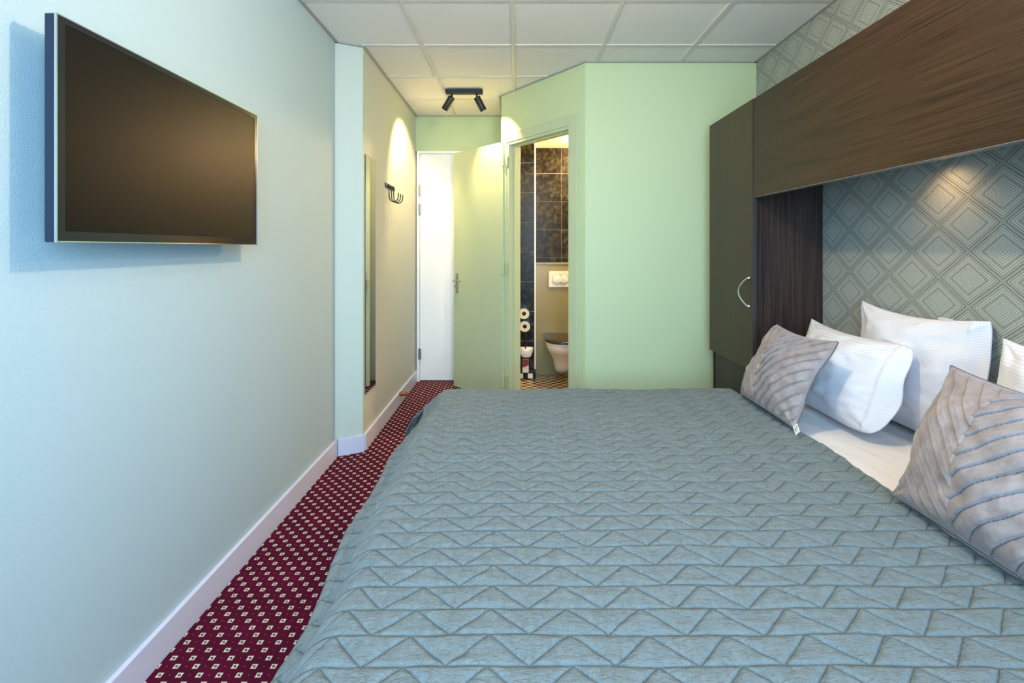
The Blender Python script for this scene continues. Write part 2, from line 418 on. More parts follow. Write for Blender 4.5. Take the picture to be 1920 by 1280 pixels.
# ------------------------------------------------------------------ entrance door (white)
d1 = thing('door_1', ((DX0+DX1)/2, YE, 0), 'white flush entrance door closing the corridor', 'door', kind='structure')
mb = MB(); mb.box(DX0, DX0+.028, YE-.008, YE+.09, 0, DZ-.028).box(DX1-.028, DX1, YE-.008, YE+.09, 0, DZ-.028).box(DX0, DX1, YE-.008, YE+.09, DZ-.028, DZ)
mb.build('door_frame', M_whitedoor, d1, bevel=.003)
lf = MB().box(DX0+.031, DX1-.031, YE+.004, YE+.044, .012, DZ-.031).build('door_leaf', M_whitedoor, d1, bevel=.002)
for hz in (.59, .395, -1.075):
    h = MB().box(DX0+.014, DX0+.046, YE-.012, YE-.006, EYE+hz-.055, EYE+hz+.055).tube([(DX0+.03, YE-.014, EYE+hz-.055), (DX0+.03, YE-.014, EYE+hz+.055)], .007, 8)
    h.build('hinge', M_steel, d1)
mb = MB().tube([(DX1-.1, YE+.004, 1.05), (DX1-.1, YE-.04, 1.05), (DX1-.22, YE-.04, 1.05)], .009, 8).box(DX1-.12, DX1-.08, YE-.004, YE+.004, .93, 1.12)
mb.build('door_handle', M_steel, d1)

# ------------------------------------------------------------------ bathroom door (green), folded open against the corridor
d2 = thing('door_2', tuple(PA((SO0+SO1)/2)), 'sage green bathroom door standing wide open into the corridor', 'door', kind='structure')
for nm, s0, s1, z0, z1 in (('casing', SO0-.075, SO0, 0, ZO+.075), ('casing', SO1, SO1+.05, 0, ZO+.075), ('casing', SO0, SO1, ZO, ZO+.075)):
    seg(MB(), s0, s1, z0, z1, .014, 0).build(nm, M_doorgreen, d2, bevel=.004)
seg(MB(), SO0-.001, SO0+.022, 0, ZO, .006, -TH-.004).build('jamb', M_doorgreen, d2, bevel=.002)
seg(MB(), SO1-.022, SO1+.001, 0, ZO, .006, -TH-.004).build('jamb', M_doorgreen, d2, bevel=.002)
seg(MB(), SO0+.022, SO1-.022, ZO-.022, ZO+.001, .006, -TH-.004).build('jamb', M_doorgreen, d2, bevel=.002)
for s0, s1 in ((SO0+.022, SO0+.034), (SO1-.034, SO1-.022)):
    seg(MB(), s0, s1, 0, ZO-.022, -.045, -.06).build('door_stop_strip', M_doorgreen, d2)
seg(MB(), SO0+.034, SO1-.034, ZO-.034, ZO-.022, -.045, -.06).build('door_stop_strip', M_doorgreen, d2)
dl = np.array((-.686, .728, 0)); dl /= np.linalg.norm(dl); nl = np.array((-dl[1], dl[0], 0)); LW = .72
piv = PA(SO1+.018, .030)
lo = piv+dl*.012+UP*.015
leaf = MB().obox(lo, dl*LW, -nl*.04, UP*2.265).build('door_leaf', M_doorgreen, d2, bevel=.002)
for hz in (2.12, 1.18, .20):
    mb = MB().tube([piv+nl*.006+UP*(hz-.05), piv+nl*.006+UP*(hz+.05)], .008, 10)
    mb.obox(piv+dl*.012+nl*.0+UP*(hz-.05), dl*.03, nl*.003, UP*.1)
    mb.obox(PA(SO1-.016, .0145, hz-.05), e3*.03, n3*.003, UP*.1)
    mb.build('hinge', M_doorgreen, d2)
hc = lo+dl*(LW-.06)
hd = MB().obox(hc-dl*.018+UP*.912, dl*.036, nl*.008, UP*.186).build('handle_plate', M_steel, leaf, bevel=.002)
# plate belongs to the leaf; lever and latch turn are its sub-parts
MB().tube([hc+UP*1.03, hc+nl*.05+UP*1.03, hc+nl*.055-dl*.02+UP*1.03, hc+nl*.055-dl*.115+UP*1.03], .009, 10).build('lever', M_steel, leaf, smooth=True)
MB().tube([hc+UP*.975, hc+nl*.028+UP*.975], .009, 10).obox(hc+nl*.024-dl*.02+UP*.969, dl*.04, nl*.007, UP*.012).build('latch_turn', M_steel, leaf)

# ------------------------------------------------------------------ bathroom behind the doorway
BX0, BX1, BT = XR+.1, 1.12, 2.46
struct(mobj('floor_bathroom', [(*(PA(EL,-TH/2)[:2]), .004), (*(PA(0,-TH/2)[:2]), .004), (.62, YB+.16, .004), (BX1, YB+.16, .004), (BX1, 5.55, .004), (BX0-.02, 5.55, .004), (BX0-.02, 4.45, .004)], [(0,1,2,3,4,5,6)], M_check), 'black and tan chequered mosaic floor of the bathroom', 'floor')
struct(MB().box(BX1, BX1+.1, YB+.14, 5.6, 0, BT+.1).build('wall_bathroom_right', M_bathwall), 'hidden right wall of the bathroom', 'wall')
cpts = [tuple(PA(EL,-TH)[:2]), tuple(PA(0,-TH)[:2]), (.62, YB+.15), (BX1, YB+.15), (BX1, 5.55), (BX0, 5.55), (BX0, 4.56)]
struct(MB().add([(a,b,BT) for a,b in cpts]+[(a,b,BT+.06) for a,b in cpts], [tuple(range(7))[::-1], tuple(range(7,14))]+[(i,(i+1)%7,7+(i+1)%7,7+i) for i in range(7)]).build('ceiling_bathroom', M_bathwall), 'plain bathroom ceiling above the dark tiles', 'ceiling')
SX, SY, UYb, BXY, BZ = .204, 5.18, 5.48, 5.32, 1.2
sh = struct(MB().box(BX0-.1, SX-.012, SY+.008, 5.6, 0, BT).build('wall_bathroom_shaft', M_grout), 'black tiled pipe shaft left of the toilet', 'wall')
TS = .309
z0 = BT-.0
zs = [2.245-.309*k for k in range(-1, 8)]       # joints measured from the photograph
for k, zt in enumerate(zs):
    zb = zt-TS
    if zb < -.05: zb = .0
    for (xa, xb) in ((BX0+.002, SX-.016),):
        B('tile', xa, xb, SY, SY+.012, max(zb, 0)+.003, min(zt, BT)-.003, M_btile, sh, bevel=.002)
bw = struct(MB().box(SX-.1, BX1, UYb+.008, 5.6, 0, BT).build('wall_bathroom_back', M_grout), 'black tiled wall above the olive toilet boxing', 'wall')
zt2 = [2.487-.309*k for k in range(0, 5)]
for zt in zt2:
    zb = zt-TS
    for xa in (.212, .500, .80):
        B('tile', xa+.003, min(xa+.285, BX1)-.0, UYb, UYb+.012, max(zb, BZ)+.003, min(zt, BT)-.003, M_btile, bw, bevel=.002)
B('corner_profile', SX-.016, SX, SY-.004, UYb+.01, .10, BT, M_plastic, sh)
cist = thing('cistern_boxing', (.66, BXY, 0), 'olive panelled boxing that hides the toilet cistern', 'boxing')
B('front_panel', SX+.002, BX1-.002, BXY, UYb, .006, BZ-.02, M_olive, cist)
B('ledge', SX+.002, BX1-.002, BXY-.008, UYb-.001, BZ-.018, BZ, M_olive, cist, bevel=.002)
pth = thing('tiled_plinth', (.09, SY-.05, 0), 'black tiled ledge with pale squares at the shaft foot', 'plinth')
B('plinth_body', BX0+.002, SX-.006, SY-.055, SY-.002, .006, .075, M_btile, pth)
for xa in (-.005, .095): B('pale_tile', xa+.025, xa+.075, SY-.061, SY-.055, .018, .068, M_plastic, pth)

fp = thing('flush_plate', (.49, BXY, 1.02), 'pale dual flush plate with two overlapping round buttons', 'flush plate')
fx0 = (1029-968)/934*5.31; fz1 = EYE-(508.5-465)/934*5.31; fz0 = EYE-(538-465)/934*5.31
B('plate', fx0, fx0+.246, BXY-.014, BXY-.001, fz0, fz1, M_plastic, fp, bevel=.003)
for k, cx in enumerate((fx0+.09, fx0+.156)):
    cz = (fz0+fz1)/2; mb = MB().lathe((cx, BXY-.014, cz), (0,-1,0), [(.0535,0), (.0535,.003+.002*(1-k)), (.049,.005+.002*(1-k)), (0,.006+.002*(1-k))], 36)
    mb.build('button', M_plastic, fp, smooth=True)
    MB().lathe((cx, BXY-.0145, cz), (0,-1,0), [(.0535,0), (.056,0), (.056,.0045+.002*(1-k)), (.0535,.0045+.002*(1-k))], 36, closed=True).build('button_ring', M_ringdark, fp, smooth=True)
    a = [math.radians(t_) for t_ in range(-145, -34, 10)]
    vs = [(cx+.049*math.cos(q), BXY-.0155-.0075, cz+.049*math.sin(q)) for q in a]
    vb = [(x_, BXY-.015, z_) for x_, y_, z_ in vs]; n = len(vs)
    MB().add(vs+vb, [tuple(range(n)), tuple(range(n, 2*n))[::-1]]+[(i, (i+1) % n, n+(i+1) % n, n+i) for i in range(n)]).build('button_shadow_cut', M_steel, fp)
for k in range(7): B('maker_mark', fx0+.008+k*.0035, fx0+.0105+k*.0035, BXY-.0146, BXY-.0139, fz1-.020, fz1-.0165, M_greyink, fp)

# toilet: wall-hung, dark lid
toil = thing('wall_hung_toilet', (.475, BXY-.26, 0), 'white wall hung toilet with closed dark brown lid', 'toilet')
def dshape(cx, hw, L, z, n=28, yb=BXY-.002):
    pts = []
    st_ = max(L-hw*1.25, L*.3)
    for k in range(n+1):
        a = math.pi*k/n
        pts.append((cx+hw*math.copysign(abs(math.cos(a))**.9, math.cos(a)), yb-st_-(L-st_)*math.sin(a)**.9, z))
    return [(cx+hw, yb, z)]+pts+[(cx-hw, yb, z)]
def loft(rings, name, mat, parent, caps=True):
    n = len(rings[0]); v = [p for r_ in rings for p in r_]; f = []
    for i in range(len(rings)-1):
        for k in range(n): f.append((i*n+k, i*n+(k+1) % n, (i+1)*n+(k+1) % n, (i+1)*n+k))
    if caps: f.append(tuple(range(n))[::-1]); f.append(tuple((len(rings)-1)*n+k for k in range(n)))
    return MB().add(v, f).build(name, mat, parent, smooth=True, angle=50)
cxT = .475
loft([dshape(cxT, hw, L, z) for hw, L, z in ((.045,.10,.062),(.066,.19,.075),(.078,.235,.11),(.085,.26,.16),(.095,.29,.21),(.118,.35,.26),(.145,.43,.31),(.165,.49,.35),(.174,.515,.385),(.176,.52,.402),(.170,.512,.408))], 'bowl', M_ceram, toil)
def inset(pts, z): return [(x_, min(y_, BXY-.045), z) for x_, y_, z_ in pts]
loft([inset(dshape(cxT, hw, L, 0), z) for hw, L, z in ((.176,.522,.410),(.182,.53,.413),(.182,.53,.420),(.178,.526,.424))], 'seat', M_ceram, toil)
loft([inset(dshape(cxT, hw, L, 0), z) for hw, L, z in ((.182,.53,.426),(.188,.538,.430),(.188,.538,.446),(.180,.528,.455),(.12,.40,.458))], 'lid', M_lid, toil)

# two rolls on chrome holders, brush set, carton, valve
for i, (px, py, lab) in enumerate(((982.5, 588, 'upper'), (984, 612, 'lower'))):
    ry = SY-.11; rx = (px-968)/934*ry; rz = EYE-(py-465)/934*ry
    rl = thing('toilet_roll', (rx, ry, rz), lab+' of the two toilet rolls beside the toilet', 'toilet roll', 'toilet rolls on the shaft')
    MB().lathe((rx, ry, rz), (0,1,0), [(.054,.0), (.055,.004), (.055,.096), (.054,.1), (.021,.1), (.021,0)], 32, closed=True).build('paper', M_paper, rl, smooth=True)
    MB().lathe((rx, ry+.001, rz), (0,1,0), [(.0205,0), (.0205,.098), (.0185,.098), (.0185,0)], 24, closed=True).build('core', M_card, rl, smooth=True)
    hl = thing('roll_holder', (rx, SY, rz), 'chrome holder with curved cover over the %s toilet roll' % lab, 'roll holder', 'roll holders on the shaft')
    arc = []
    for k in range(-4, 19):
        a = math.radians(k*10)
        arc.append((rx+.061*math.cos(a), rz+.061*math.sin(a)))
    v = [(a, ry-.002, b) for a, b in arc]+[(a, SY-.002, b) for a, b in arc]+[(rx+(a-rx)*1.04, ry-.002, rz+(b-rz)*1.04) for a, b in arc]+[(rx+(a-rx)*1.04, SY-.002, rz+(b-rz)*1.04) for a, b in arc]
    n = len(arc); f = []
    for k in range(n-1): f += [(k, k+1, n+k+1, n+k), (2*n+k, 3*n+k, 3*n+k+1, 2*n+k+1), (k, 2*n+k, 2*n+k+1, k+1), (n+k, n+k+1, 3*n+k+1, 3*n+k)]
    f += [(0, n, 3*n, 2*n), (n-1, 3*n-1, 4*n-1, 2*n-1)]
    MB().add(v, f).build('cover', M_chrome, hl, smooth=True)
    MB().tube([(rx, SY-.001, rz), (rx, ry+.012, rz)], .009, 12).build('spindle', M_chrome, hl, smooth=True)
bh = thing('brush_holder', (.10, SY, .24), 'white ceramic toilet brush bowl fixed to the black shaft', 'brush holder')
bx_, by_, bz_ = (986.5-968)/934*(SY-.05), SY-.058, .235
def sq(hw, hd, z, n=32, e=.55): return [(bx_+hw*math.copysign(abs(math.cos(2*math.pi*k/n))**e, math.cos(2*math.pi*k/n)), by_+hd*math.copysign(abs(math.sin(2*math.pi*k/n))**e, math.sin(2*math.pi*k/n)), z) for k in range(n)]
loft([sq(.03,.025,bz_), sq(.05,.042,bz_+.015), sq(.066,.052,bz_+.055), sq(.073,.055,bz_+.095), sq(.070,.052,bz_+.098), sq(.058,.040,bz_+.09), sq(.045,.033,bz_+.045), sq(.02,.016,bz_+.02)], 'bowl', M_ceram, bh)
B('wall_fixing', bx_-.03, bx_+.03, SY-.008, SY-.0005, bz_+.03, bz_+.09, M_ceram, bh, bevel=.003)
tb = thing('toilet_brush', (bx_, by_, bz_+.03), 'dark long handled toilet brush standing in the bowl', 'toilet brush')
MB().tube([(bx_-.004, by_-.012, bz_+.06), (bx_-.016, by_-.02, bz_+.27)], .0065, 10).build('handle', M_black, tb, smooth=True)
MB().lathe((bx_-.003, by_-.010, bz_+.030), (0,0,1), [(0,0), (.014,.003), (.016,.02), (.012,.032), (0,.034)], 16).build('brush_head', M_black, tb, smooth=True)
ct = thing('cleaner_carton', (.095, SY-.04, .075), 'small white and dark red carton on the tiled ledge', 'carton')
cx0 = (979.5-968)/934*SY
B('box_body', cx0, cx0+.064, SY-.052, SY-.012, .075, .212, M_plastic, ct, bevel=.001)
mb = MB().add([(cx0+.001,SY-.0528,.211),(cx0+.063,SY-.0528,.211),(cx0+.063,SY-.0528,.150),(cx0+.001,SY-.0528,.128),(cx0+.001,SY-.0522,.211),(cx0+.063,SY-.0522,.211),(cx0+.063,SY-.0522,.150),(cx0+.001,SY-.0522,.128)],
    [(0,1,2,3),(7,6,5,4),(0,4,5,1),(1,5,6,2),(2,6,7,3),(3,7,4,0)]); mb.build('red_panel', M_red, ct)
for k in range(2): B('print_line', cx0+.012, cx0+.05, SY-.0527, SY-.0521, .135-.012*k, .138-.012*k, M_greyink, ct)
vx = .040
vl = thing('water_valve', (vx, SY, .15), 'copper stop valve low on the black shaft wall', 'valve')
MB().tube([(vx-.03, SY-.001, .165), (vx-.03, SY-.04, .165), (vx-.012, SY-.045, .165), (vx-.01, SY-.045, .11)], .008, 10).build('pipe', M_copper, vl, smooth=True)
MB().lathe((vx-.016, SY-.040, .15), (0,-1,0), [(.010,0), (.016,.004), (.016,.012), (.006,.018), (0,.018)], 14).build('knob', M_copper, vl, smooth=True)

bl = thing('bathroom_ceiling_lamp', (.80, 4.95, BT), 'round warm bathroom ceiling lamp above the toilet', 'lamp')
MB().lathe((.80, 4.95, BT-.001), (0,0,-1), [(0,0), (.10,0), (.10,.02), (.09,.028), (0,.028)], 32).build('lamp_body', M_plastic, bl, smooth=True)
light('bathroom_lamp_light', 'POINT', (.80, 4.95, BT-.12), 75, (1.0, .60, .27), shadow_soft_size=.05)

# ------------------------------------------------------------------ corridor: mirror, coat hooks, door stop, spot lamp
mr = thing('wall_mirror', (WC, 3.49, .37), 'tall narrow frameless mirror on the corridor wall', 'mirror')
MB().box(WC+.001, WC+.006, 3.37, 3.61, EYE-.99, EYE+.635).build('mirror_back', M_medge, mr)
MB().box(WC+.0062, WC+.0068, 3.372, 3.608, EYE-.988, EYE+.633).build('mirror_glass', M_mirror, mr)
cr_ = thing('coat_rack', (WC, 4.03, 1.80), 'black coat rack with three hooks on the corridor wall', 'coat rack')
za = EYE+.495
MB().box(WC+.001, WC+.006, 3.885, 4.19, za-.018, za+.018).build('plate', M_black, cr_, bevel=.002)
for yy_ in (3.90, 4.17): MB().lathe((WC+.006, yy_+.01, za), (1,0,0), [(0,.003), (.006,.002), (.008,0)], 12).build('screw', M_steel, cr_, smooth=True)
for yy_ in (3.965, 4.04, 4.115):
    pts = [(WC+.010, yy_, za+.01), (WC+.012, yy_, za-.05), (WC+.014, yy_, za-.085)]
    for k in range(0, 10):
        a = math.pi+math.pi*k/9; pts.append((WC+.014+.036+.036*math.cos(a), yy_, za-.085+.040*math.sin(a)))
    pts.append((WC+.088, yy_, za-.055))
    MB().tube(pts, .0045, 8).build('hook', M_black, cr_, smooth=True)
ds = thing('door_stop', (WC+.02, 4.30, .10), 'red brown wooden door stop on the corridor skirting', 'door stop')
MB().lathe((WC+.018, 4.30, .100), (1,0,0), [(0,0), (.019,0), (.019,.052), (.017,.056), (0,.056)], 20).build('peg', M_doorstop, ds, smooth=True)
MB().lathe((WC+.074, 4.30, .100), (1,0,0), [(0,0), (.017,0), (.017,.006), (.014,.01), (0,.01)], 20).build('rubber_tip', M_doorstop, ds, smooth=True)

sl = thing('ceiling_spot_lamp', (-.435, 4.25, CEIL), 'black ceiling bar with two tilted cylinder spotlights', 'lamp')
ly = 4.22
B('bar', -.598, -.283, ly-.03, ly+.03, CEIL-.036, CEIL-.004, M_black, sl, bevel=.004)
for px, dx, dy in ((-.545, -.085, .05), (-.335, .062, .05)):
    pv = np.array((px, ly, CEIL-.05)); dr = np.array((dx, dy, -.115)); dr /= np.linalg.norm(dr)
    MB().tube([pv+UP*.016, pv-UP*.018], .009, 10).build('pivot', M_black, sl, smooth=True)
    st = pv-UP*.014-dr*.002
    hd = MB().lathe(st, dr, [(0,0), (.027,0), (.029,.003), (.029,.122), (.026,.125), (.024,.118), (.024,.10), (0,.10)], 28).build('spot_head', M_black, sl, smooth=True)
    MB().lathe(st+dr*.101, dr, [(0,0), (.0235,0), (.0235,.004), (0,.006)], 20).build('lens', M_bulb, hd, smooth=True)
    sp = light('spot_lamp_light', 'SPOT', tuple(st+dr*.128), 62, (1.0, .74, .36), spot_size=math.radians(95), spot_blend=.55, shadow_soft_size=.018)
    aim(sp, tuple(st+dr*2))

# bedroom ceiling lamp (above the bed, out of the picture)
cl = thing('bedroom_ceiling_lamp', (.30, 1.45, CEIL), 'small round ceiling lamp above the bed', 'lamp')
MB().lathe((.30, 1.45, CEIL-.004), (0,0,-1), [(0,0), (.07,0), (.07,.02), (.06,.026), (0,.026)], 28).build('ceiling_rose', M_black, cl, smooth=True)
MB().lathe((.30, 1.45, CEIL-.03), (0,0,-1), [(0,0), (.012,0), (.012,.13), (.03,.14), (.03,.155), (0,.155)], 20).build('lamp_holder', M_black, cl, smooth=True)

# ------------------------------------------------------------------ television
tv = thing('television', (WL, 1.65, EYE+.01), 'flat black television hung on the mint left wall', 'television')
TX = -1.088; ty0, ty1, tz0, tz1 = 1.178, 2.092, EYE+.014, EYE+.557
MB().box(TX-.029, TX-.0055, ty0, ty1, tz0, tz1).build('rim', M_tvrim, tv, bevel=.003)
bz = MB(); fr = .020
za_, zb_ = tz0+.0035+fr*1.15, tz1-.0035-fr*.7
bz.box(TX-.005, TX, ty0+.0035, ty1-.0035, tz0+.0035, za_).box(TX-.005, TX, ty0+.0035, ty1-.0035, zb_, tz1-.0035)
bz.box(TX-.005, TX, ty0+.0035, ty0+.0035+fr, za_, zb_).box(TX-.005, TX, ty1-.0035-fr*.8, ty1-.0035, za_, zb_)
bz.build('bezel', M_bezel, tv)
MB().box(TX-.0052, TX-.0012, ty0+.0237, ty1-.0197, za_+.0002, zb_-.0002).build('screen', M_screen, tv)
st_ = MB(); e_ = .003
st_.box(TX-.005, TX+.001, ty0, ty0+e_, tz0+e_, tz1-e_).box(TX-.005, TX+.001, ty1-e_, ty1, tz0+e_, tz1-e_).box(TX-.005, TX+.001, ty0, ty1, tz0, tz0+e_).box(TX-.005, TX+.001, ty0, ty1, tz1-e_, tz1)
st_.build('chrome_trim', M_chrome, tv)
MB().box(TX-.052, TX-.0265, ty0+.10, ty1-.10, tz0+.06, tz1-.10).build('back_housing', M_bezel, tv, bevel=.008)
MB().box(WL+.001, TX-.051, 1.52, 1.76, tz0+.16, tz1-.18).build('wall_bracket', M_black, tv)

# ------------------------------------------------------------------ wardrobes and bridge cabinet
WX = 1.362; WY0, WY1, WT = 2.815, 3.446, EYE+.842
def wardrobe(label):
    wd = thing('wardrobe', (1.55, (WY0+WY1)/2, 0), label, 'wardrobe', 'wardrobes either side of the bed')
    B('side_panel', WX, WR-.004, WY0, WY0+.018, 0, WT, M_woodv, wd, bevel=.001)
    B('side_panel', WX, WR-.004, WY1-.018, WY1, 0, WT, M_woodv, wd, bevel=.001)
    B('back_panel', WR-.012, WR-.004, WY0+.018, WY1-.018, 0, WT, M_woodv, wd)
    B('top_panel', WX, WR-.012, WY0+.018, WY1-.018, WT-.018, WT, M_woodv, wd)
    B('lower_front', WX+.004, WX+.022, WY0+.018, WY1-.018, 0, EYE-.70, M_woodv, wd)
    B('shelf', WX+.004, WR-.012, WY0+.018, WY1-.018, EYE-.70, EYE-.682, M_woodv, wd)
    dr = B('door', WX-.026, WX-.004, WY0+.004, WY1-.002, EYE-.70, WT+.002, M_doorwood, wd, bevel=.0012)
    B('door_edging', WX-.0265, WX-.0035, WY0-.0002, WY0+.004, EYE-.70, WT+.002, M_woodedge, wd)
    hy = WY0+.045; z0_, z1_ = EYE-.334, EYE-.172; xm = WX-.026
    pts = []
    for k in range(15):
        u = k/14; pts.append((xm-.006-.030*math.sin(math.pi*u)**.8, hy+.055*math.sin(math.pi*u), z0_+(z1_-z0_)*u))
    mb = MB().tube(pts, [.0045+.0015*abs(2*k/14-1) for k in range(15)], 10)
    for zq in (z0_, z1_): mb.lathe((xm+.001, hy, zq), (-1,0,0), [(0,0), (.009,0), (.006,.008), (0,.012)], 12)
    mb.build('handle', M_satin, dr, smooth=True)
    return wd
w1 = wardrobe('dark wenge wardrobe with silver bow handle at the far side of the bed')
w2 = copy_tree(w1); w2.location.y = .40; w2['label'] = 'dark wenge wardrobe at the window side of the bed'
BY0, BY1 = .40+(WY1-WY0)/2+.006, WY0-.007
br = thing('bridge_cabinet', (1.55, (BY0+BY1)/2, EYE+.29), 'long dark wenge overhead cabinet bridging the head of the bed', 'cabinet')
BXF = 1.338; hb0, hb1 = EYE+.288, EYE+.842
B('front_panel', BXF, BXF+.034, BY0, BY1, hb0, hb1, M_woodh, br, bevel=.0012)
B('bottom_edging', BXF, BXF+.034, BY0, BY1, hb0-.004, hb0-.0002, M_beamedge_lit, br, bevel=.001)
B('top_board', BXF+.0345, WR-.004, BY0, BY1, hb1-.018, hb1-.001, M_woodh, br)
B('bottom_board', BXF+.0345, WR-.004, BY0, BY1, hb0+.072, hb0+.09, M_woodh, br)
B('back_board', WR-.012, WR-.004, BY0, BY1, hb0+.09, hb1-.018, M_woodh, br)
for yy_, en in ((1.98, 2.8), (1.12, 1.8)):
    rx_ = 1.62
    rd = thing('reading_light', (rx_, yy_, hb0+.07), 'recessed warm reading light under the overhead cabinet %s' % ('nearer the wardrobe with the bow handle' if yy_ > 1.5 else 'at the window end'), 'lamp', 'reading lights under the cabinet')
    MB().lathe((rx_, yy_, hb0+.0715), (0,0,-1), [(0,0), (.032,0), (.032,.006), (.024,.008), (.024,.004), (0,.004)], 24).build('ring', M_steel, rd, smooth=True)
    MB().lathe((rx_, yy_, hb0+.0670), (0,0,-1), [(0,0), (.0235,0), (.0235,.002), (0,.002)], 20).build('lens', M_bulb, rd, smooth=True)
    s_ = light('reading_light_beam', 'SPOT', (rx_, yy_, hb0+.058), en, (1.0, .62, .32), spot_size=math.radians(135), spot_blend=1.0, shadow_soft_size=.02)
    aim(s_, (rx_+.22, yy_, 1.0))
sk = thing('wall_socket', (WR, 2.0, 1.05), 'cream wall socket on the diamond wallpaper behind the pillow', 'socket')
B('plate', WR-.011, WR-.0005, 1.972, 2.038, 1.000, 1.075, M_plastic, sk, bevel=.003)
MB().lathe((WR-.0105, 2.005, 1.038), (-1,0,0), [(.022,-.006), (.022,.0), (.019,.001), (.019,-.005), (0,-.005)], 24).build('socket_well', M_plastic, sk, smooth=True)

# ------------------------------------------------------------------ bed
BZT = .585
bed = thing('bed', (.70, 1.78, 0), 'upholstered box spring double bed under the sage quilt', 'bed')
bx0, bx1, by0, by1 = -.33, 1.70, .80, 2.70
M_base = NT('bed_base_fabric', (.06, .07, .075), .9).mat
B('box_spring', bx0+.02, bx1, by0+.01, by1-.01, .10, .33, M_base, bed, bevel=.015)
B('mattress', bx0, bx1, by0, by1, .332, BZT-.030, M_sheet, bed, bevel=.04)
for xx in (bx0+.10, bx1-.10):
    for yy_ in (by0+.10, by1-.10): MB().lathe((xx, yy_, .0), (0,0,1), [(0,0), (.022,0), (.03,.10), (0,.10)], 16).build('foot', M_black, bed, smooth=True)

# drape profile: flat top, rounded edge, then falling at a slope
def drape(e, slope):
    """arc length e past the edge -> (outward, down)"""
    R = .10; th = math.radians(slope); La = R*th
    ea = np.minimum(e, La); a = ea/R; rest = np.maximum(e-La, 0)
    return R*np.sin(a)+rest*math.cos(th), R*(1-np.cos(a))+rest*math.sin(th)

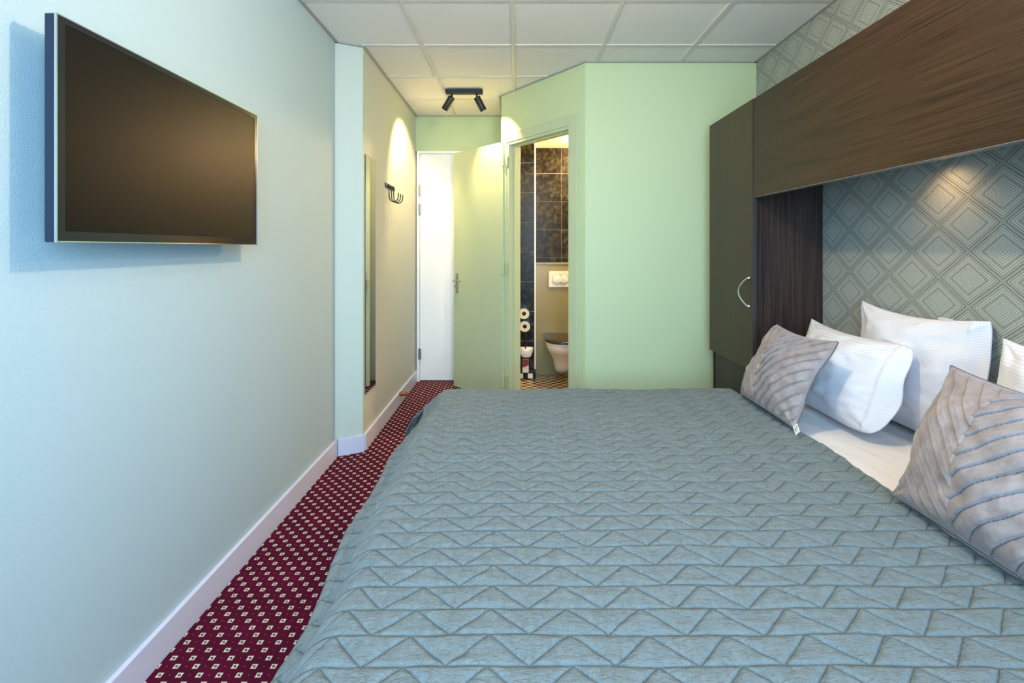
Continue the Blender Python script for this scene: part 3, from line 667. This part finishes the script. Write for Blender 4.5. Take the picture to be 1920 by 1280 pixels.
def quilt():
    step = .0042
    XE, XW, YN, YF = 1.160, -.350, .83, 2.665       # right hem, foot edge, near edge, far edge
    LX, LYn, LYf = .180, .25, .42
    u = np.arange(XE, XW-LX-1e-6, -step); v = np.arange(YN-LYn, YF+LYf+1e-6, step)
    U, V = np.meshgrid(u, v, indexing='ij')
    def place(U, V):
        ex = np.maximum(XW-U, 0); eyf = np.maximum(V-YF, 0); eyn = np.maximum(YN-V, 0)
        ey = eyf-eyn; e = np.sqrt(ex**2+ey**2)+1e-9
        bx_ = ex*(1+4.0*np.clip(np.abs(ey)/.2, 0, 1)); eb = np.sqrt(bx_**2+ey**2)+1e-9
        o1, d1_ = drape(e, 40); o2, d2_ = drape(e, 80)
        wgt = (np.abs(ey)/eb)**1.6
        out = o1*(1-wgt)+o2*wgt; dn = d1_*(1-wgt)+d2_*wgt
        X = np.minimum(np.maximum(U, XW), XE)-out*bx_/eb; Y = np.clip(V, YN, YF)+out*ey/eb
        Z = BZT+.012-dn
        return X, Y, Z
    # gentle wandering of the foot hem and of the right hem
    amp = np.clip((XW+.05-U)/.2, 0, 1)
    X, Y, Z = place(U, V)
    X = X-amp*(.014*np.sin(V*4.1+.5)+.010*np.sin(V*9.7))
    rr = np.clip((U-(XE-.25))/.25, 0, 1); X = X+rr**2*(.016*np.sin(V*3.3+1.2)+.006*np.sin(V*8+.3))
    P = np.stack([X, Y, Z], -1)
    # normals of the base surface
    du = np.gradient(P, axis=0); dv = np.gradient(P, axis=1); N = np.cross(dv, du); N /= np.linalg.norm(N, axis=-1, keepdims=True)+1e-12
    N *= np.sign(N[..., 2:3]+1e-9)
    # stitch lines
    wob = .006*fbm(U*5, V*5, 2)
    rowf = (V+wob-.907)/.0715; k = np.floor(rowf); tr = rowf-k
    drow = np.minimum(tr, 1-tr)*.0715
    xw = (U+.004*fbm(U*7+9, V*7, 2)+.052)/.155
    tri = 1-2*np.abs((xw-np.floor(xw+.5)))           # 1 at peaks, 0 at feet
    dz = np.abs(tr-tri)*.0715*.735
    inb = U > XW-LX+.035
    dz = np.where(inb, dz, .05); drow_ = np.where(inb, drow, .05); dh = np.abs(U-(XW-LX+.035))
    dist = np.minimum(np.minimum(drow_, dz), dh)
    puff = .0042*(1-np.exp(-(dist/.0065)**1.2))
    groove = -.0016*np.exp(-(dist/.0030)**2)
    big = .008*fbm(U*3.1, V*2.3, 2)+.006*fbm(U*1.4+3, V*6, 2)
    far = np.clip((V-1.2)/1.2, 0.15, 1)
    wr = .0042*fbm(U*34+V*6, V*15-U*8, 3)*far+.0036*fbm(U*12, V*46, 3)*(1.15-far*.5)
    D = puff+groove+big+wr
    P = P+N*D[..., None]
    nu, nv = U.shape
    idx = np.arange(nu*nv).reshape(nu, nv)
    F = np.stack([idx[:-1,:-1], idx[:-1,1:], idx[1:,1:], idx[1:,:-1]], -1).reshape(-1, 4)
    # thickness: an underside of the same grid, coarse, plus rim
    o = bpy.data.meshes.new('quilt')
    Pu = P-N*.010
    V2 = np.concatenate([P.reshape(-1,3), Pu.reshape(-1,3)]); off = nu*nv
    F2 = F[:, ::-1]+off
    ring = np.concatenate([idx[:-1,0], idx[-1,:-1], idx[:0:-1,-1], idx[0,:0:-1]])
    R2 = np.stack([ring, np.roll(ring,-1), np.roll(ring,-1)+off, ring+off], -1)
    FF = np.concatenate([F, F2, R2])
    base = np.array((.4, 1.75, 0))
    me = o; me.vertices.add(len(V2)); me.vertices.foreach_set('co', (V2-base).ravel())
    me.loops.add(len(FF)*4); me.loops.foreach_set('vertex_index', FF.ravel().astype(np.int32))
    me.polygons.add(len(FF)); me.polygons.foreach_set('loop_start', np.arange(0, len(FF)*4, 4, dtype=np.int32))
    me.polygons.foreach_set('use_smooth', np.ones(len(FF), bool))
    me.update(calc_edges=True)
    uv = me.uv_layers.new(name='stitch'); a2 = np.stack([xw.ravel(), rowf.ravel()], -1); a2 = np.concatenate([a2, a2])
    uv.data.foreach_set('uv', a2[FF.ravel()].astype(np.float32).ravel())
    me.materials.append(M_quilt)
    root = thing('quilt', tuple(base), 'sage green quilt with stitched zigzag rows spread over the bed', 'quilt')
    ob = bpy.data.objects.new('quilted_cloth', me); COL.objects.link(ob); ob.parent = root
    hem = [tuple(p-N_*.005) for p, N_ in zip(P[0, ::6], N[0, ::6])]
    MB().tube(hem, .0062, 8).build('hem_binding', M_binding, root, smooth=True)
    hem = [tuple(p-N_*.005) for p, N_ in zip(P[-1, ::6], N[-1, ::6])]
    MB().tube(hem, .0055, 8).build('hem_binding', M_binding, root, smooth=True)
    return root
quilt()

# white sheet at the head end
def sheet():
    x = np.linspace(1.11, 1.70, 64); y = np.linspace(.82, 2.68, 170); X, Y = np.meshgrid(x, y, indexing='ij')
    edge_ = np.clip((np.abs(Y-1.75)-.90)/.06, 0, 1)
    Z = BZT-.011+.010*fbm(X*5, Y*4, 2)*np.clip((X-1.1)/.15, .15, 1)+.006*fbm(X*16, Y*5, 2)*np.clip((X-1.1)/.12, 0, 1)
    base = (1.35, 1.75, BZT); n0, n1 = X.shape; idx = np.arange(n0*n1).reshape(n0, n1)
    T_ = np.stack([X, Y, Z], -1).reshape(-1, 3); Bt = T_-np.array((0, 0, .006))
    F = np.stack([idx[:-1,:-1], idx[1:,:-1], idx[1:,1:], idx[:-1,1:]], -1).reshape(-1, 4)
    ring = np.concatenate([idx[:-1,0], idx[-1,:-1], idx[:0:-1,-1], idx[0,:0:-1]]); off = n0*n1
    R2 = np.stack([ring, ring+off, np.roll(ring,-1)+off, np.roll(ring,-1)], -1)
    o = mobj('bed_sheet', np.concatenate([T_, Bt]), np.concatenate([F, F[:, ::-1]+off, R2]).tolist(), M_sheet, None, True, base)
    tag(o, 'white cotton sheet showing between the quilt and the pillows', 'sheet')
sheet()

# ------------------------------------------------------------------ pillows and cushions
def pillow_mesh(c0, c1, W, T, n=72, pinch=.06, disp=None, flap=0, rnd=.10, pw=2.2, seed=0, yaw=0, cornersag=0, roll=0):
    """c0 / c1: mid-plane points (x, y, z) of the bottom and top edge centre; W along -Y (s=+1 is the near end)"""
    c0 = np.array(c0, float); c1 = np.array(c1, float); up = c1-c0; H = np.linalg.norm(up); up /= H
    wv = np.array((math.sin(yaw), -math.cos(yaw), 0.)); up = up-wv*np.dot(up, wv); up /= np.linalg.norm(up)
    nf = np.cross(up, wv)
    if nf[0] > 0: nf = -nf                                  # front faces -X
    if roll:
        w_, u_ = wv.copy(), up.copy(); wv = w_*math.cos(roll)+u_*math.sin(roll); up = u_*math.cos(roll)-w_*math.sin(roll)
    ctr = (c0+c1)/2
    g = np.sin(np.linspace(-1, 1, n)*math.pi/2)*.35+np.linspace(-1, 1, n)*.65
    Sg, Tg = np.meshgrid(g, g, indexing='ij')
    a = 1-flap; sf = np.where(Sg > a, 1, (Sg+1)/(1+a)*2-1) if flap else Sg
    ex_ = .55 if disp is not None else .72
    prof = np.clip(1-np.abs(sf)**pw, 0, 1)**ex_*np.clip(1-np.abs(Tg)**pw, 0, 1)**ex_
    if flap: prof = prof+np.where(Sg > a-.1, .06*np.clip((1-Sg)/.05, 0, 1)*np.clip((1-np.abs(Tg))/.05, 0, 1), 0)
    sx = Sg*(W/2)*(1-pinch*(1-Tg**2)*np.abs(Sg)**3*(np.where(Sg > 0, 0, 1) if flap else 1)); tx = Tg*(H/2)*(1-(pinch*1.2 if disp is not None else .15)*(1-Sg**2)*np.abs(Tg)**3*np.where(Tg < 0, .12, 1))
    if flap: rd_ = 1-rnd*(np.clip(Sg, 0, 1)*np.abs(Tg))**4; sx = sx*rd_; tx = tx*rd_
    front = prof*T*(.80 if disp is not None else .64); back = -prof*T*(.20 if disp is not None else .36)*np.where(Tg < 0, 1+.75*Tg, 1)
    nz = fbm(Sg*2+seed*7.3, Tg*2+seed*3.1, 3)
    edgef = np.clip(1-np.maximum(np.abs(Sg), np.abs(Tg)), 0, 1)
    mid = .012*fbm(Sg*1.7+seed*5, Tg*1.7+seed, 2)+.006*np.sin(Tg*5+seed)*Sg
    if flap:
        fl = np.clip((Sg-a+.10)/(flap+.10), 0, 1); fl = fl*fl*(3-2*fl); mid = mid+fl*(.005*np.sin(Tg*4.2+seed)+.003*np.sin(Tg*9+seed*2)-.018)
        sx = sx+fl*.012*np.cos(Tg*2.2)
    front = front+np.minimum(edgef*4, 1)*.026*nz*prof+(np.minimum(edgef*5, 1)*.007*(np.abs(fbm(Sg*1.6+Tg*1.1+seed*3, Tg*3.2-Sg*1.5+seed, 2))*-2.2) if disp is None else 0)
    # star wrinkles running in from the corners
    ang = np.arctan2(1-np.abs(Tg), 1-np.abs(Sg)); dc = np.sqrt((1-np.abs(Tg))**2+(1-np.abs(Sg))**2)
    front = front+.0045*np.sin(ang*9+seed)*np.exp(-(dc/.5)**2)*np.minimum(edgef*6, 1)
    if disp is not None: front = front+disp(Sg, Tg, W, H)*np.minimum(edgef*14, 1)
    def pos(off): return ctr+sx[..., None]*wv+tx[..., None]*up+(off+mid)[..., None]*nf
    PF = pos(front).reshape(-1, 3); PB = pos(back).reshape(-1, 3)
    idx = np.arange(n*n).reshape(n, n); bidx = idx+n*n
    bd = np.zeros((n, n), bool); bd[0] = bd[-1] = True; bd[:, 0] = bd[:, -1] = True
    bidx = np.where(bd, idx, bidx)
    q_ = lambda I: np.stack([I[:-1,:-1], I[1:,:-1], I[1:,1:], I[:-1,1:]], -1).reshape(-1, 4)
    FA, FB = q_(idx), q_(bidx)
    return PF, PB, FA, FB, idx, (ctr, wv, up, nf, H)

def white_pillow(label, c0, c1, W, T, **kw):
    PF, PB, FA, FB, idx, fr = pillow_mesh(c0, c1, W, T, **kw)
    V = np.concatenate([PF, PB]); zmin = V[:, 2].min(); lift = max(0, BZT+.006-zmin); V[:, 2] += lift
    used = np.unique(np.concatenate([FA, FB])); mp = -np.ones(len(V), int); mp[used] = np.arange(len(used))
    base = (fr[0][0], fr[0][1], BZT)
    o = mobj('pillow', V[used], mp[np.concatenate([FA, FB[:, ::-1]])].tolist(), M_pillow, None, True, base)
    bm = bmesh.new(); bm.from_mesh(o.data); bmesh.ops.recalc_face_normals(bm, faces=bm.faces); bm.to_mesh(o.data); bm.free()
    tag(o, label, 'pillow', 'white pillows at the head of the bed'); return o
white_pillow('upright white striped pillow at the back against the diamond wallpaper', (1.640, 2.10, .60), (1.680, 2.10, 1.105), .64, .115, flap=.09, seed=1, pinch=.05, rnd=.035)
white_pillow('white striped pillow leaning between the back pillow and the taupe cushion', (1.400, 2.285, .60), (1.560, 2.285, .985), .68, .18, flap=.05, seed=6, pinch=.05)
white_pillow('white striped pillow cut by the right edge behind the nearer taupe cushion', (1.45, 1.25, .60), (1.535, 1.25, 1.075), .66, .15, flap=.10, seed=3.3, pinch=.08)

def herring(div, amp):
    def d(s, t_, W, H):
        x = (s-div)*W/2; y = t_*H/2; pitch = .038
        left = x < 0
        c = (y-np.abs(x))/math.sqrt(2)            # V-shaped rows meeting on the division line
        c = c+np.where(left, 0, pitch*.5)
        fr = 1-(c/pitch) % 1.0
        saw = np.where(fr < .93, .10+.90*(fr/.93), 1-(fr-.93)/.07)          # pleat rises then tucks under the next one
        crease = .35*np.exp(-((fr-.42)/.07)**2)
        return amp*saw+.0022*crease-.0075*np.exp(-((fr-.965)/.04)**2)-.003
    return d
def cushion(label, c0, c1, W, T, div, tagged, amp, **kw):
    PF, PB, FA, FB, idx, (ctr, wv, up, nf, H) = pillow_mesh(c0, c1, W, T, n=270, pinch=.09, disp=herring(div, amp), pw=2.0, **kw)
    zmin = min(PF[:, 2].min(), PB[:, 2].min()); lift = BZT+.032-zmin; PF[:, 2] += lift; PB[:, 2] += lift
    root = thing('cushion', (ctr[0], ctr[1], BZT), label, 'cushion', 'taupe velvet cushions')
    mobj('pleated_front', PF, FA.tolist(), M_velvet, root, True)
    used = np.unique(FB); V = np.concatenate([PF, PB]); mp = -np.ones(len(V), int); mp[used] = np.arange(len(used))
    mobj('plain_back', V[used], mp[FB[:, ::-1]].tolist(), M_velback, root, True)
    ring = np.concatenate([idx[:-1,0], idx[-1,:-1], idx[:0:-1,-1], idx[0,:0:-1]])
    pts = PF[ring][::4]; MB().tube([tuple(p) for p in pts]+[tuple(pts[0])], .0028, 6, cap=False).build('edge_seam', M_velback, root, smooth=True)
    if tagged:
        p = PF[idx[-1, 14]]; a = wv*.8-up*.45-nf*-.0; a /= np.linalg.norm(a); b = np.cross(a, nf)
        lb = MB().obox(p-b*.013+nf*.004, a*.045, b*.026, nf*.0012).build('care_label', M_tag, root)
        for k, (q0, ln) in enumerate(((.006, .014), (.014, .02), (.019, .008))):
            MB().obox(p-b*.013+nf*.0053+a*(.010+.004*k)+b*q0, a*ln, b*.0025, nf*.0004).build('label_print', M_ink, lb)
    return root
cushion('taupe pleated velvet cushion with white label beside the wardrobe', (1.140, 2.285, .60), (1.320, 2.285, .955), .49, .125, -.22, True, .0095, seed=1.5)
cushion('taupe pleated velvet cushion nearest the camera at the right edge', (1.125, 1.225, .60), (1.300, 1.225, .985), .52, .14, -.10, False, .0066, seed=4.2)
